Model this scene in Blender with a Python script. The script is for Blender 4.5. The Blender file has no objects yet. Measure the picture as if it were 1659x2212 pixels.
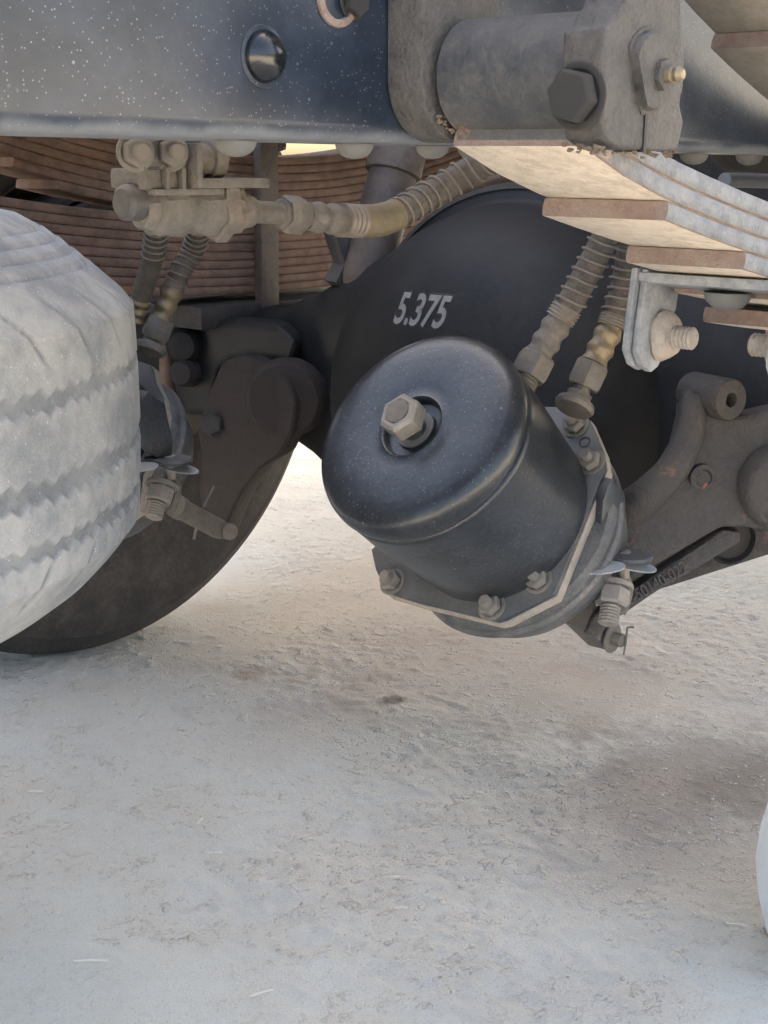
import bpy, bmesh, math, random
import numpy as np
from mathutils import Vector, Matrix
random.seed(7)
rng = np.random.default_rng(7)
sc = bpy.context.scene
R = math.radians

# ------------------------------------------------------------------ camera
CF, CP, CR, CYAW, CH = 3049.3, 0.2413, 0.0111, 0.8561, 0.7622
_s, _c = math.sin(CYAW), math.cos(CYAW)
right = Vector((_c, -_s, 0)); fwd = Vector((_s, _c, 0)); up = Vector((0, 0, 1))
upc = up * math.cos(CP) + fwd * math.sin(CP)
fwc = fwd * math.cos(CP) - up * math.sin(CP)
r2 = right * math.cos(CR) + upc * math.sin(CR)
u2 = upc * math.cos(CR) - right * math.sin(CR)
cam = bpy.data.objects.new('camera', bpy.data.cameras.new('camera'))
sc.collection.objects.link(cam)
M = Matrix.Identity(4)
for i in range(3):
    M[i][0], M[i][1], M[i][2] = r2[i], u2[i], -fwc[i]
M.translation = (0, 0, CH)
cam.matrix_world = M
cam.data.sensor_fit = 'VERTICAL'; cam.data.sensor_height = 36
cam.data.lens = 36 * CF / 2212
cam.data.clip_start = 0.02; cam.data.clip_end = 3000
sc.camera = cam

# ------------------------------------------------------------------ world, sun, exposure
SUN_EL, SUN_AZ = R(50), R(22)          # azimuth measured from +X towards +Y
world = bpy.data.worlds.new('World'); sc.world = world; world.use_nodes = True
wn = world.node_tree.nodes; wl = world.node_tree.links
bg = wn['Background']
sky = wn.new('ShaderNodeTexSky'); sky.sky_type = 'NISHITA'; sky.sun_disc = False
sky.sun_elevation = SUN_EL; sky.sun_rotation = math.pi / 2 - SUN_AZ
sky.dust_density = 6.0; sky.air_density = 0.8; sky.ozone_density = 0.6
wl.new(sky.outputs[0], bg.inputs[0]); bg.inputs[1].default_value = 0.15
sun = bpy.data.objects.new('sun', bpy.data.lights.new('sun', 'SUN'))
sc.collection.objects.link(sun)
sun.data.energy = 5.0; sun.data.angle = R(0.5); sun.data.color = (1.0, 0.95, 0.88)
sd = Vector((math.cos(SUN_EL) * math.cos(SUN_AZ), math.cos(SUN_EL) * math.sin(SUN_AZ), math.sin(SUN_EL)))
sun.rotation_euler = sd.to_track_quat('Z', 'Y').to_euler()
sc.view_settings.view_transform = 'Standard'; sc.view_settings.look = 'None'
sc.view_settings.gamma = 1.0; sc.view_settings.use_curve_mapping = False
sc.view_settings.exposure = 2.93
sc.view_settings.use_white_balance = True; sc.view_settings.white_balance_temperature = 7100; sc.view_settings.white_balance_tint = 7
sc.render.engine = 'CYCLES'
sc.cycles.max_bounces = 5; sc.cycles.diffuse_bounces = 4; sc.cycles.glossy_bounces = 2
sc.cycles.use_denoising = True; sc.cycles.use_adaptive_sampling = True; sc.cycles.adaptive_threshold = .02

def at(px, py, X=None, Y=None, Z=None):
    """point where the sight line of a photo pixel (1659 wide) meets a vehicle plane"""
    d = fwc + r2 * ((px - 829.5) / CF) + u2 * ((1106 - py) / CF)
    o = Vector((0, 0, CH))
    t = X / d.x if X is not None else (Y / d.y if Y is not None else (Z - CH) / d.z)
    return o + d * t

# ------------------------------------------------------------------ materials
def rgb(r, g, b): return (r, g, b, 1.0)
class NT:
    def __init__(s, name):
        s.m = bpy.data.materials.new(name); s.m.use_nodes = True
        s.t = s.m.node_tree; s.n = s.t.nodes; s.l = s.t.links
        s.bsdf = s.n['Principled BSDF']
        tc = s.n.new('ShaderNodeTexCoord'); s.co = tc.outputs['Object']
        g = s.n.new('ShaderNodeNewGeometry'); s.pos = g.outputs['Position']; s.nor = g.outputs['Normal']
    def link(s, a, b):
        if isinstance(a, (int, float)): b.default_value = a
        elif isinstance(a, tuple): b.default_value = a
        else: s.l.new(a, b)
    def noise(s, scale, detail=4, rough=.55, co=None, dist=0):
        n = s.n.new('ShaderNodeTexNoise'); n.inputs['Scale'].default_value = scale
        n.inputs['Detail'].default_value = detail; n.inputs['Roughness'].default_value = rough
        n.inputs['Distortion'].default_value = dist
        s.link(co or s.co, n.inputs['Vector']); return n.outputs['Fac']
    def vor(s, scale, co=None, out='Distance', feature='F1'):
        n = s.n.new('ShaderNodeTexVoronoi'); n.feature = feature; n.inputs['Scale'].default_value = scale
        s.link(co or s.co, n.inputs['Vector']); return n
    def ramp(s, f, a, b, lo=0., hi=1.):
        n = s.n.new('ShaderNodeMapRange'); n.interpolation_type = 'SMOOTHSTEP'
        s.link(f, n.inputs[0]); n.inputs[1].default_value = a; n.inputs[2].default_value = b
        n.inputs[3].default_value = lo; n.inputs[4].default_value = hi; return n.outputs[0]
    def math(s, op, a, b=0., clamp=False):
        n = s.n.new('ShaderNodeMath'); n.operation = op; n.use_clamp = clamp
        s.link(a, n.inputs[0]); s.link(b, n.inputs[1]); return n.outputs[0]
    def mix(s, f, a, b):
        n = s.n.new('ShaderNodeMix'); n.data_type = 'RGBA'
        s.link(f, n.inputs[0]); s.link(a, n.inputs[6]); s.link(b, n.inputs[7]); return n.outputs[2]
    def sep(s, v):
        n = s.n.new('ShaderNodeSeparateXYZ'); s.link(v, n.inputs[0]); return n.outputs
    def bump(s, h, dist, strength=1.0, prev=None):
        n = s.n.new('ShaderNodeBump'); n.inputs['Strength'].default_value = strength
        n.inputs['Distance'].default_value = dist; s.link(h, n.inputs['Height'])
        if prev is not None: s.l.new(prev, n.inputs['Normal'])
        return n.outputs[0]

def dusty(name, base, base2=None, dust=(.36, .31, .265), amt=.4, specks=0., rust=0., rough=.45, metal=0., 
          up_dust=.35, scale=14., bumpd=.0006, speck_scale=420., rustcol=(.20, .075, .035), spec=.5, band=None):
    s = NT(name)
    n1 = s.noise(scale, 2, .6); n2 = s.noise(scale * 14, 3, .65); n3 = s.noise(scale * 3.1, 3, .65)
    col = s.mix(s.ramp(n3, .35, .65), rgb(*base), rgb(*(base2 or base)))
    if rust > 0:
        rn = s.ramp(s.math('ADD', s.math('MULTIPLY', n1, .65), s.math('MULTIPLY', n2, .35)), .62 - rust * .25, .74 - rust * .2)
        col = s.mix(rn, col, s.mix(n3, rgb(*rustcol), rgb(*[c * 1.7 for c in rustcol])))
    # settled dust: blotchy, more where the surface looks up
    nz = s.sep(s.nor)[2]
    upm = s.math('MULTIPLY', s.ramp(nz, .15, .95), up_dust)
    dm = s.math('ADD', s.math('MULTIPLY', s.ramp(s.math('ADD', s.math('MULTIPLY', n1, .6), s.math('MULTIPLY', n3, .4)), .3, .72), amt * .8), s.math('MULTIPLY', s.ramp(n2, .25, .75), amt * .45))
    dm = s.math('ADD', dm, upm, True)
    if band:
        z0, z1, k = band; pz = s.sep(s.pos)[2]
        bm_ = s.ramp(s.math('ADD', pz, s.math('MULTIPLY', s.math('SUBTRACT', n3, .5), (z1 - z0) * 1.6)), z1, z0, 0, k)
        dm = s.math('ADD', dm, bm_, True)
    col = s.mix(dm, col, s.mix(n2, rgb(*dust), rgb(*[min(1, c * 1.25) for c in dust])))
    h = s.math('ADD', s.math('MULTIPLY', n2, .6), s.math('MULTIPLY', n3, .7))
    if specks > 0:
        for k, (sc_, thr, sz) in enumerate(((speck_scale, .93 - specks * .35, .36), (speck_scale * .38, .99 - specks * .05, .26))):
            v = s.vor(sc_)
            cellr = s.sep(v.outputs['Color'])[0]
            sel = s.ramp(cellr, thr, thr + .02)
            dot = s.ramp(v.outputs['Distance'], sz, sz * .45)
            m = s.math('MULTIPLY', sel, dot)
            m = s.math('MULTIPLY', m, s.ramp(n1, .3, .6, .25, 1.))
            col = s.mix(s.math('MULTIPLY', m, .36), col, rgb(*[min(1, c * 1.15) for c in dust]))
    s.link(col, s.bsdf.inputs['Base Color'])
    s.link(s.math('ADD', s.math('MULTIPLY', dm, .5), rough, True), s.bsdf.inputs['Roughness'])
    s.bsdf.inputs['Metallic'].default_value = metal
    s.bsdf.inputs['Specular IOR Level'].default_value = spec
    s.link(s.bump(h, bumpd), s.bsdf.inputs['Normal'])
    return s.m

TAN = (.36, .305, .255); GREY = (.33, .315, .295)
MT = {}
MT['frame'] = dusty('frame_paint', (.005, .011, .022), (.010, .018, .033), (.30, .31, .32), .03, .30, 0, .30, up_dust=.15, scale=7, speck_scale=640, bumpd=.0003, spec=.4, band=(.7745, .781, .35))
MT['cast'] = dusty('dusty_casting', (.020, .0192, .0188), (.031, .0295, .028), (.10, .091, .083), .6, .25, 0, .62, scale=26, bumpd=.0024, speck_scale=420)
MT['eye'] = dusty('eye_paint', (.016, .021, .028), (.024, .028, .033), (.10, .09, .081), .5, .2, .1, .5, scale=22, bumpd=.0010, speck_scale=500)
MT['under'] = dusty('leaf_underside', (.36, .30, .235), (.48, .41, .335), (.56, .49, .41), .6, .25, .10, .85, up_dust=0, scale=34, bumpd=.0014, rustcol=(.24, .15, .10))
MT['side'] = dusty('leaf_side', (.06, .072, .088), (.105, .118, .132), (.225, .215, .208), .5, .6, .06, .55, scale=28, speck_scale=420, bumpd=.0012, rustcol=(.24, .135, .085))
MT['end'] = dusty('leaf_end', (.14, .082, .064), (.125, .09, .078), (.21, .17, .148), .7, .2, 0, .8, scale=45, bumpd=.0012)
MT['far_leaf'] = dusty('far_leaf_steel', (.085, .048, .036), (.15, .082, .06), (.20, .14, .105), .55, .1, 0, .75, scale=14, bumpd=.001)
MT['helper'] = dusty('helper_leaf_steel', (.17, .15, .125), (.22, .195, .165), (.27, .24, .20), .6, .15, 0, .8, up_dust=0, scale=18, bumpd=.0006)
MT['axle'] = dusty('axle_paint', (.006, .0062, .0068), (.009, .009, .0098), (.06, .053, .047), .2, .06, 0, .55, up_dust=.06, spec=.3, scale=9, bumpd=.0004)
MT['castdark'] = dusty('dark_casting', (.013, .0125, .0125), (.020, .0185, .018), (.075, .061, .051), .45, .1, .05, .6, up_dust=.2, scale=18, bumpd=.0030)
MT['brown'] = dusty('brown_casting', (.013, .0088, .0072), (.018, .0124, .010), (.045, .031, .0245), .4, .08, 0, .7, up_dust=.10, scale=20, bumpd=.0030)
MT['chamber'] = dusty('chamber_paint', (.005, .0075, .011), (.009, .0125, .0175), (.21, .20, .185), .055, .55, 0, .29, up_dust=.03, spec=.48, scale=13, bumpd=.0004, speck_scale=430)
MT['plate'] = dusty('clamp_plate', (.010, .014, .019), (.015, .020, .026), (.22, .205, .185), .10, .3, .03, .4, scale=20, bumpd=.0004)
MT['bareedge'] = dusty('dusty_edge', (.17, .15, .128), (.22, .19, .163), (.27, .235, .20), .6, .2, .05, .8, scale=40, bumpd=.0010)
MT['bowl'] = dusty('dusty_bowl', (.012, .016, .022), (.020, .025, .031), (.20, .188, .172), .42, .4, .04, .5, up_dust=.2, scale=24, bumpd=.0006)
MT['zinc'] = dusty('dusty_zinc', (.15, .14, .126), (.20, .186, .167), (.215, .188, .16), .55, .15, .06, .45, metal=.3, scale=45, bumpd=.0007)
MT['brass'] = dusty('brass', (.22, .165, .085), (.18, .14, .08), (.16, .135, .105), .6, .1, 0, .34, metal=.5, scale=55, bumpd=.0004, up_dust=.2)
MT['fitting'] = dusty('dusty_fitting', (.07, .063, .055), (.105, .094, .081), (.145, .125, .104), .55, .12, .08, .5, metal=.2, scale=40, bumpd=.0010)
MT['hose'] = dusty('hose_rubber', (.035, .031, .028), (.055, .048, .042), (.13, .11, .09), .55, .05, 0, .8, scale=40, bumpd=.0008)
MT['coil'] = dusty('coil_wire', (.13, .112, .095), (.17, .147, .122), (.19, .157, .13), .4, 0, .1, .45, metal=.4, scale=60)
MT['valve'] = dusty('valve_alloy', (.062, .058, .053), (.09, .084, .076), (.125, .111, .096), .55, .1, 0, .6, scale=40, bumpd=.0014)
MT['blackplate'] = dusty('black_bracket', (.025, .026, .03), (.034, .035, .038), (.15, .125, .105), .35, .1, 0, .5, scale=25)
MT['tyre'] = dusty('tyre_rubber', (.013, .012, .0112), (.019, .0172, .0158), (.062, .051, .043), .8, .1, 0, .8, up_dust=.2, scale=11, bumpd=.0010)
MT['rim'] = dusty('rim_paint', (.05, .045, .04), (.07, .06, .05), (.16, .13, .10), .6, .1, .1, .7, scale=12)
MT['clip'] = dusty('clip_steel', (.10, .115, .135), (.17, .185, .20), (.30, .29, .275), .42, .25, .05, .5, scale=22, bumpd=.0006)
MT['rustbolt'] = dusty('rusty_bolt', (.20, .18, .16), (.26, .23, .20), (.28, .245, .21), .5, .2, .4, .7, scale=60, bumpd=.0012, rustcol=(.22, .13, .08))
MT['rivet'] = dusty('rivet_paint', (.006, .007, .009), None, GREY, .0, .15, 0, .08, up_dust=.0, scale=40, bumpd=.00002, speck_scale=700)
MT['rivetdust'] = dusty('dusty_rivet', (.11, .11, .11), (.16, .158, .155), (.27, .26, .25), .5, .3, 0, .6, scale=70, bumpd=.001)
MT['shock'] = dusty('shock_tube', (.04, .031, .026), (.055, .043, .036), (.16, .118, .09), .5, .05, 0, .55, scale=14)
MT['bed'] = dusty('bed_steel', (.10, .10, .10), (.13, .125, .12), (.25, .22, .19), .4, 0, 0, .7, scale=3)
MT['redpaint'] = dusty('red_paint', (.20, .035, .028), (.17, .03, .026), (.16, .10, .08), .4, 0, 0, .7, scale=60)
MT['dirt'] = dusty('caked_dirt', (.10, .068, .047), (.14, .098, .068), (.21, .165, .125), .4, .3, 0, .95, scale=90, bumpd=.002)
MT['lining'] = dusty('brake_lining', (.40, .30, .21), None, (.42, .34, .26), .4, 0, 0, .8, scale=30)

def mat_spare():
    s = NT('spare_tyre_rubber')
    n1 = s.noise(9, 3, .6); n2 = s.noise(60, 4, .7); n3 = s.noise(420, 2, .6)
    dm = s.ramp(s.math('ADD', s.math('MULTIPLY', n1, .65), s.math('MULTIPLY', n2, .35)), .36, .62)
    col = s.mix(dm, rgb(.17, .182, .195), rgb(.31, .312, .308))
    at_ = s.n.new('ShaderNodeAttribute'); at_.attribute_name = 'groove'
    gm = s.math('MULTIPLY', at_.outputs['Fac'], s.ramp(n2, .3, .65, .35, .95))
    col = s.mix(gm, col, rgb(.105, .118, .134))
    v = s.vor(330); sel = s.ramp(s.sep(v.outputs['Color'])[0], .90, .92)
    dot = s.math('MULTIPLY', sel, s.ramp(v.outputs['Distance'], .30, .14))
    col = s.mix(s.math('MULTIPLY', dot, .5), col, rgb(.58, .57, .55))
    s.link(col, s.bsdf.inputs['Base Color']); s.bsdf.inputs['Roughness'].default_value = .85
    s.link(s.bump(s.math('ADD', s.math('MULTIPLY', n3, 1.), s.math('MULTIPLY', n2, .35)), .0010), s.bsdf.inputs['Normal']); return s.m
MT['spare'] = mat_spare()

def mat_paintmark():
    s = NT('sprayed_paint')
    n = s.noise(70, 4, .7); n2 = s.noise(500, 2, .6)
    s.link(s.mix(n, rgb(.10, .096, .09), rgb(.34, .325, .30)), s.bsdf.inputs['Base Color'])
    s.link(s.ramp(s.math('ADD', s.math('MULTIPLY', n, .6), s.math('MULTIPLY', n2, .4)), .25, .45, .45, .95), s.bsdf.inputs['Alpha'])
    s.bsdf.inputs['Roughness'].default_value = .7; return s.m
MT['paintmark'] = mat_paintmark()

def mat_overspray():
    s = NT('paint_overspray'); n2 = s.noise(900, 2, .6)
    s.bsdf.inputs['Base Color'].default_value = rgb(.30, .29, .27)
    s.link(s.ramp(n2, .45, .75, .02, .45), s.bsdf.inputs['Alpha']); s.bsdf.inputs['Roughness'].default_value = .8; return s.m
MT['overspray'] = mat_overspray()

def mat_sack():
    s = NT('white_woven_plastic')
    co = s.co
    w = s.n.new('ShaderNodeTexWave'); w.inputs['Scale'].default_value = 130; s.link(co, w.inputs[0]); w.bands_direction = 'Z'
    n = s.noise(300, 4, .6)
    s.link(s.mix(n, rgb(.70, .73, .76), rgb(.83, .84, .85)), s.bsdf.inputs['Base Color'])
    s.bsdf.inputs['Roughness'].default_value = .6
    s.link(s.bump(s.math('ADD', w.outputs['Fac'], n), .0012), s.bsdf.inputs['Normal']); return s.m
MT['sack'] = mat_sack()

# ------------------------------------------------------------------ mesh helpers
def frame_of(d, ref=None):
    d = Vector(d).normalized()
    ref = Vector(ref) if ref is not None else (Vector((0, 0, 1)) if abs(d.z) < .9 else Vector((1, 0, 0)))
    x = ref.cross(d)
    if x.length < 1e-6: x = Vector((0, 1, 0)).cross(d)
    x.normalize(); y = d.cross(x); return x, y, d
def mat_at(o, d, ref=None):
    x, y, z = frame_of(d, ref); m = Matrix.Identity(4)
    for i in range(3): m[i][0], m[i][1], m[i][2] = x[i], y[i], z[i]
    m.translation = o; return m

class G:
    def __init__(s): s.v = []; s.f = []; s.mi = []
    def add(s, vs, fs, mi=0):
        b = len(s.v); s.v += [tuple(v) for v in vs]; s.f += [tuple(i + b for i in f) for f in fs]; s.mi += [mi] * len(fs); return s
    def box(s, c, a, b, d, mi=0):
        c, a, b, d = map(Vector, (c, a, b, d)); vs = []
        for k in (-1, 1):
            for j in (-1, 1):
                for i in (-1, 1): vs.append(c + a * i + b * j + d * k)
        fs = [(0, 2, 3, 1), (4, 5, 7, 6), (0, 1, 5, 4), (2, 6, 7, 3), (0, 4, 6, 2), (1, 3, 7, 5)]
        if a.cross(b).dot(d) < 0: fs = [f[::-1] for f in fs]
        return s.add(vs, fs, mi)
    def abox(s, x0, x1, y0, y1, z0, z1, mi=0):
        return s.box(((x0 + x1) / 2, (y0 + y1) / 2, (z0 + z1) / 2), ((x1 - x0) / 2, 0, 0), (0, (y1 - y0) / 2, 0), (0, 0, (z1 - z0) / 2), mi)
    def lathe(s, o, d, prof, seg=32, ref=None, mi=0, phase=0., rfun=None):
        x, y, z = frame_of(d, ref); o = Vector(o); vs = []; fs = []; rings = []
        for k, (r, h) in enumerate(prof):
            if r < 1e-7: rings.append([len(vs)]); vs.append(o + z * h)
            else:
                rings.append(list(range(len(vs), len(vs) + seg)))
                for i in range(seg):
                    t = 2 * math.pi * i / seg + phase
                    rr = rfun(k, t, r) if rfun else r
                    vs.append(o + z * h + x * rr * math.cos(t) + y * rr * math.sin(t))
        for a, b in zip(rings, rings[1:]):
            if len(a) == 1 and len(b) == 1: continue
            for i in range(seg):
                j = (i + 1) % seg
                if len(a) == 1: fs.append((a[0], b[j], b[i]))
                elif len(b) == 1: fs.append((a[i], a[j], b[0]))
                else: fs.append((a[i], a[j], b[j], b[i]))
        # keep outward orientation when the profile climbs along +d
        if prof[-1][1] < prof[0][1]: fs = [f[::-1] for f in fs]
        return s.add(vs, fs, mi)
    def hexa(s, o, d, r, h, ref=None, mi=0, phase=0.):
        return s.lathe(o, d, [(0, 0), (r * .9, 0), (r, h * .13), (r, h * .87), (r * .88, h), (0, h)], 6, ref, mi, phase)
    def cyl(s, o, d, r, h, seg=20, mi=0, ch=.12):
        c = min(r, h) * ch
        return s.lathe(o, d, [(0, 0), (r - c, 0), (r, c), (r, h - c), (r - c, h), (0, h)], seg, None, mi)
    def thread(s, o, d, r, h, pitch=.0022, seg=16, mi=0):
        n = max(2, int(h / pitch)); prof = [(0, 0)]
        for i in range(n):
            prof += [(r * .86, i * h / n + .0001), (r, (i + .5) * h / n)]
        prof += [(r * .8, h), (0, h)]
        return s.lathe(o, d, prof, seg, None, mi)
    def tube(s, path, rad, seg=10, mi=0, caps=True):
        path = [Vector(p) for p in path]; n = len(path); vs = []; fs = []
        t = [(path[min(i + 1, n - 1)] - path[max(i - 1, 0)]).normalized() for i in range(n)]
        x = frame_of(t[0])[0]
        for i in range(n):
            x = (x - t[i] * x.dot(t[i])).normalized(); y = t[i].cross(x)
            r = rad[i] if hasattr(rad, '__len__') else rad
            for k in range(seg):
                a = 2 * math.pi * k / seg; vs.append(path[i] + x * r * math.cos(a) + y * r * math.sin(a))
        for i in range(n - 1):
            for k in range(seg):
                j = (k + 1) % seg
                fs.append((i * seg + k, i * seg + j, (i + 1) * seg + j, (i + 1) * seg + k))
        if caps:
            fs.append(tuple(range(seg))[::-1]); fs.append(tuple(range((n - 1) * seg, n * seg)))
        return s.add(vs, fs, mi)
    def prism(s, poly, ext, mi=0):
        n = len(poly); poly = [Vector(p) for p in poly]; ext = Vector(ext)
        vs = poly + [p + ext for p in poly]
        nrm = Vector((0, 0, 0))
        for i in range(n): nrm += poly[i].cross(poly[(i + 1) % n])
        flip = nrm.dot(ext) > 0
        fs = [tuple(range(n)), tuple(range(2 * n - 1, n - 1, -1))]
        for i in range(n):
            j = (i + 1) % n; fs.append((i, i + n, j + n, j))
        if flip: fs = [f[::-1] for f in fs]
        return s.add(vs, fs, mi)

WORLD = {}
def put(o, parent=None, W=None):
    W = W or Matrix.Identity(4)
    sc.collection.objects.link(o); WORLD[o.name] = W
    if parent is not None:
        o.parent = parent; o.matrix_parent_inverse = WORLD[parent.name].inverted()
    o.matrix_basis = W
    return o
def build(g, name, mats, parent=None, W=None, bevel=0., smooth=38., label=None, bseg=2):
    me = bpy.data.meshes.new(name); me.from_pydata(g.v, [], g.f)
    mats = mats if isinstance(mats, (list, tuple)) else [mats]
    for m in mats: me.materials.append(MT[m])
    me.polygons.foreach_set('material_index', g.mi)
    bm = bmesh.new(); bm.from_mesh(me)
    if bevel > 0:
        bm.normal_update()
        es = [e for e in bm.edges if len(e.link_faces) == 2 and e.calc_face_angle(0) > R(28)]
        bmesh.ops.bevel(bm, geom=es, offset=bevel, segments=bseg, affect='EDGES', profile=.6, clamp_overlap=True)
    bmesh.ops.recalc_face_normals(bm, faces=bm.faces)
    bm.to_mesh(me); bm.free()
    if smooth:
        me.polygons.foreach_set('use_smooth', [True] * len(me.polygons)); me.set_sharp_from_angle(angle=R(smooth))
    o = bpy.data.objects.new(name, me); put(o, parent, W)
    if label: o['label'] = label
    return o
def dup(o, parent, W, label=None, name=None):
    c = o.copy(); c.parent = None
    if 'label' in c: del c['label']
    put(c, parent, W)
    if label: c['label'] = label
    return c
def empty(name, loc, label=None, cat=None):
    o = bpy.data.objects.new(name, None); put(o, None, Matrix.Translation(loc))
    o.empty_display_size = .1
    if label: o['label'] = label
    if cat: o['category'] = cat
    return o
def crom(pts, n=12):
    pts = [Vector(p) for p in pts]; out = []
    P = [pts[0] * 2 - pts[1]] + pts + [pts[-1] * 2 - pts[-2]]
    for i in range(1, len(P) - 2):
        for k in range(n):
            t = k / n; a, b, c, d = P[i - 1], P[i], P[i + 1], P[i + 2]
            out.append(.5 * ((2 * b) + (c - a) * t + (2 * a - 5 * b + 4 * c - d) * t * t + (3 * b - a - 3 * c + d) * t ** 3))
    out.append(pts[-1]); return out
V = Vector

# ------------------------------------------------------------------ ground
def vnoise(x, y, seed):
    r = np.random.default_rng(seed).random((256, 256))
    xi = np.floor(x).astype(int); yi = np.floor(y).astype(int); fx = x - xi; fy = y - yi
    fx = fx * fx * (3 - 2 * fx); fy = fy * fy * (3 - 2 * fy)
    a = r[xi % 256, yi % 256]; b = r[(xi + 1) % 256, yi % 256]; c = r[xi % 256, (yi + 1) % 256]; d = r[(xi + 1) % 256, (yi + 1) % 256]
    return (a * (1 - fx) + b * fx) * (1 - fy) + (c * (1 - fx) + d * fx) * fy
def gheight(x, y):
    h = .010 * (vnoise(x * 2.3, y * 2.3, 1) - .5) + .006 * (vnoise(x * 9, y * 9, 2) - .5)
    rid = np.abs(vnoise(x * 26 + 3 * vnoise(x * 9, y * 9, 8), y * 26, 3) - .5) * 2
    msk = np.clip((vnoise(x * 4.1, y * 4.1, 5) - .35) * 3, .15, 1)
    h += msk * (.0012 * (1 - rid) ** 3 + .0018 * (vnoise(x * 60, y * 60, 4) - .5) + .0030 * (vnoise(x * 130, y * 130, 6) - .5)) + .0022 * np.clip(vnoise(x * 75, y * 75, 9) - .74, 0, 1) * 4 * (vnoise(x * 5, y * 5, 10) > .35)
    return h
def ground():
    xs = np.concatenate([[-1500, -400, -100, -30, -10, -4, -1.5, -.5], np.linspace(.1, 2.8, 460), [3.2, 4, 6, 10, 30, 100, 400, 1500]])
    ys = np.concatenate([[-1500, -400, -100, -30, -10, -4, -1.5, -.5, 0], np.linspace(.2, 2.6, 420), [3, 4, 6, 10, 30, 100, 400, 1500]])
    X, Y = np.meshgrid(xs, ys, indexing='ij'); Z = gheight(X, Y) - .004
    nx, ny = X.shape
    me = bpy.data.meshes.new('ground')
    idx = np.arange(nx * ny).reshape(nx, ny)
    q = np.stack([idx[:-1, :-1], idx[1:, :-1], idx[1:, 1:], idx[:-1, 1:]], -1).reshape(-1, 4)
    me.vertices.add(nx * ny); me.vertices.foreach_set('co', np.stack([X, Y, Z], -1).ravel())
    me.loops.add(q.size); me.loops.foreach_set('vertex_index', q.ravel())
    me.polygons.add(len(q)); me.polygons.foreach_set('loop_start', np.arange(len(q)) * 4)
    me.update(calc_edges=True)
    me.polygons.foreach_set('use_smooth', [True] * len(q))
    s = NT('dusty_ground')
    n1 = s.noise(1.7, 3, .6); n2 = s.noise(11, 4, .65); n3 = s.noise(90, 4, .7); n4 = s.noise(420, 2, .6)
    warm = s.ramp(s.math('ADD', s.math('MULTIPLY', n1, .6), s.math('MULTIPLY', n2, .4)), .38, .62)
    col = s.mix(warm, rgb(.55, .53, .47), rgb(.53, .475, .40))
    col = s.mix(s.ramp(n3, .55, .78, 0, .35), col, rgb(.30, .255, .21))
    col = s.mix(s.ramp(n3, .42, .22, 0, .3), col, rgb(.66, .61, .545))
    col = s.mix(s.ramp(n4, .56, .74, 0, .42), col, rgb(.27, .24, .20)); col = s.mix(s.ramp(n4, .40, .25, 0, .45), col, rgb(.70, .67, .61))
    # brown earth and old oil stains with shapes of their own
    def stain(cx, cy, rx, ry, colr, k, seed):
        nonlocal col
        v = s.sep(s.pos)
        dx = s.math('MULTIPLY', s.math('SUBTRACT', v[0], cx), 1 / rx); dy = s.math('MULTIPLY', s.math('SUBTRACT', v[1], cy), 1 / ry)
        d = s.math('SQRT', s.math('ADD', s.math('MULTIPLY', dx, dx), s.math('MULTIPLY', dy, dy)))
        d = s.math('ADD', d, s.math('MULTIPLY', s.math('SUBTRACT', n2, .5), 1.5))
        d = s.math('ADD', d, s.math('MULTIPLY', s.math('SUBTRACT', n3, .5), .8))
        m = s.ramp(d, 1.15, .35, 0, k); col = s.mix(m, col, rgb(*colr))
    for (px, py, rx, ry, c, k) in [
        (1500, 1430, .40, .24, (.52, .44, .365), .6), (700, 1500, .40, .16, (.50, .43, .36), .45), (930, 1270, .75, .34, (.46, .365, .275), .7), (1000, 1430, .42, .22, (.36, .285, .225), .5), (1540, 1650, .22, .17, (.22, .175, .145), .6), (1400, 1710, .20, .15, (.30, .25, .21), .5), (1640, 1690, .14, .10, (.15, .125, .105), .5),
        (850, 1515, .026, .022, (.12, .09, .07), .85), (545, 1452, .05, .035, (.36, .27, .20), .7), (1270, 1565, .06, .05, (.30, .24, .19), .5), (1330, 1850, .14, .10, (.38, .325, .275), .4), (1540, 1830, .18, .11, (.34, .295, .255), .5), (1230, 1500, .26, .14, (.36, .295, .24), .5)]:
        p = at(px, py, Z=0); stain(p.x, p.y, rx, ry, c, k, 0)
    s.link(col, s.bsdf.inputs['Base Color']); s.bsdf.inputs['Roughness'].default_value = .95
    s.bsdf.inputs['Specular IOR Level'].default_value = .2
    n5 = s.noise(44, 4, .62); n6 = s.noise(120, 3, .6)
    cr = s.math('ADD', s.math('MULTIPLY', s.ramp(n5, .56, .66), .55), s.math('MULTIPLY', s.ramp(n6, .58, .70), .50))
    cr = s.math('MULTIPLY', cr, s.ramp(s.math('ADD', s.math('MULTIPLY', n2, .6), s.math('MULTIPLY', n1, .4)), .42, .60, .08, 1.))
    b = s.bump(s.math('ADD', cr, s.math('ADD', s.math('MULTIPLY', n3, .35), s.math('MULTIPLY', n4, .40))), .0042, 1.)
    s.link(b, s.bsdf.inputs['Normal'])
    me.materials.append(s.m)
    o = bpy.data.objects.new('ground', me); put(o); o['kind'] = 'structure'; o['label'] = 'dusty grey concrete ground with brown dirt and oil stains'
    return o
ground()

# ------------------------------------------------------------------ truck
X0, YM, AZ = 1.3407, .93, .5           # rear axle centre
truck = empty('truck', (X0, YM, 0), 'parked truck seen underneath: dark frame rail, leaf springs, axle and brake chambers', 'truck')
YI, YO = .483, .3993                   # near spring edges
YF = .513                              # near frame web, outer face
FB = .7732                             # frame lower edge

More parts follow.
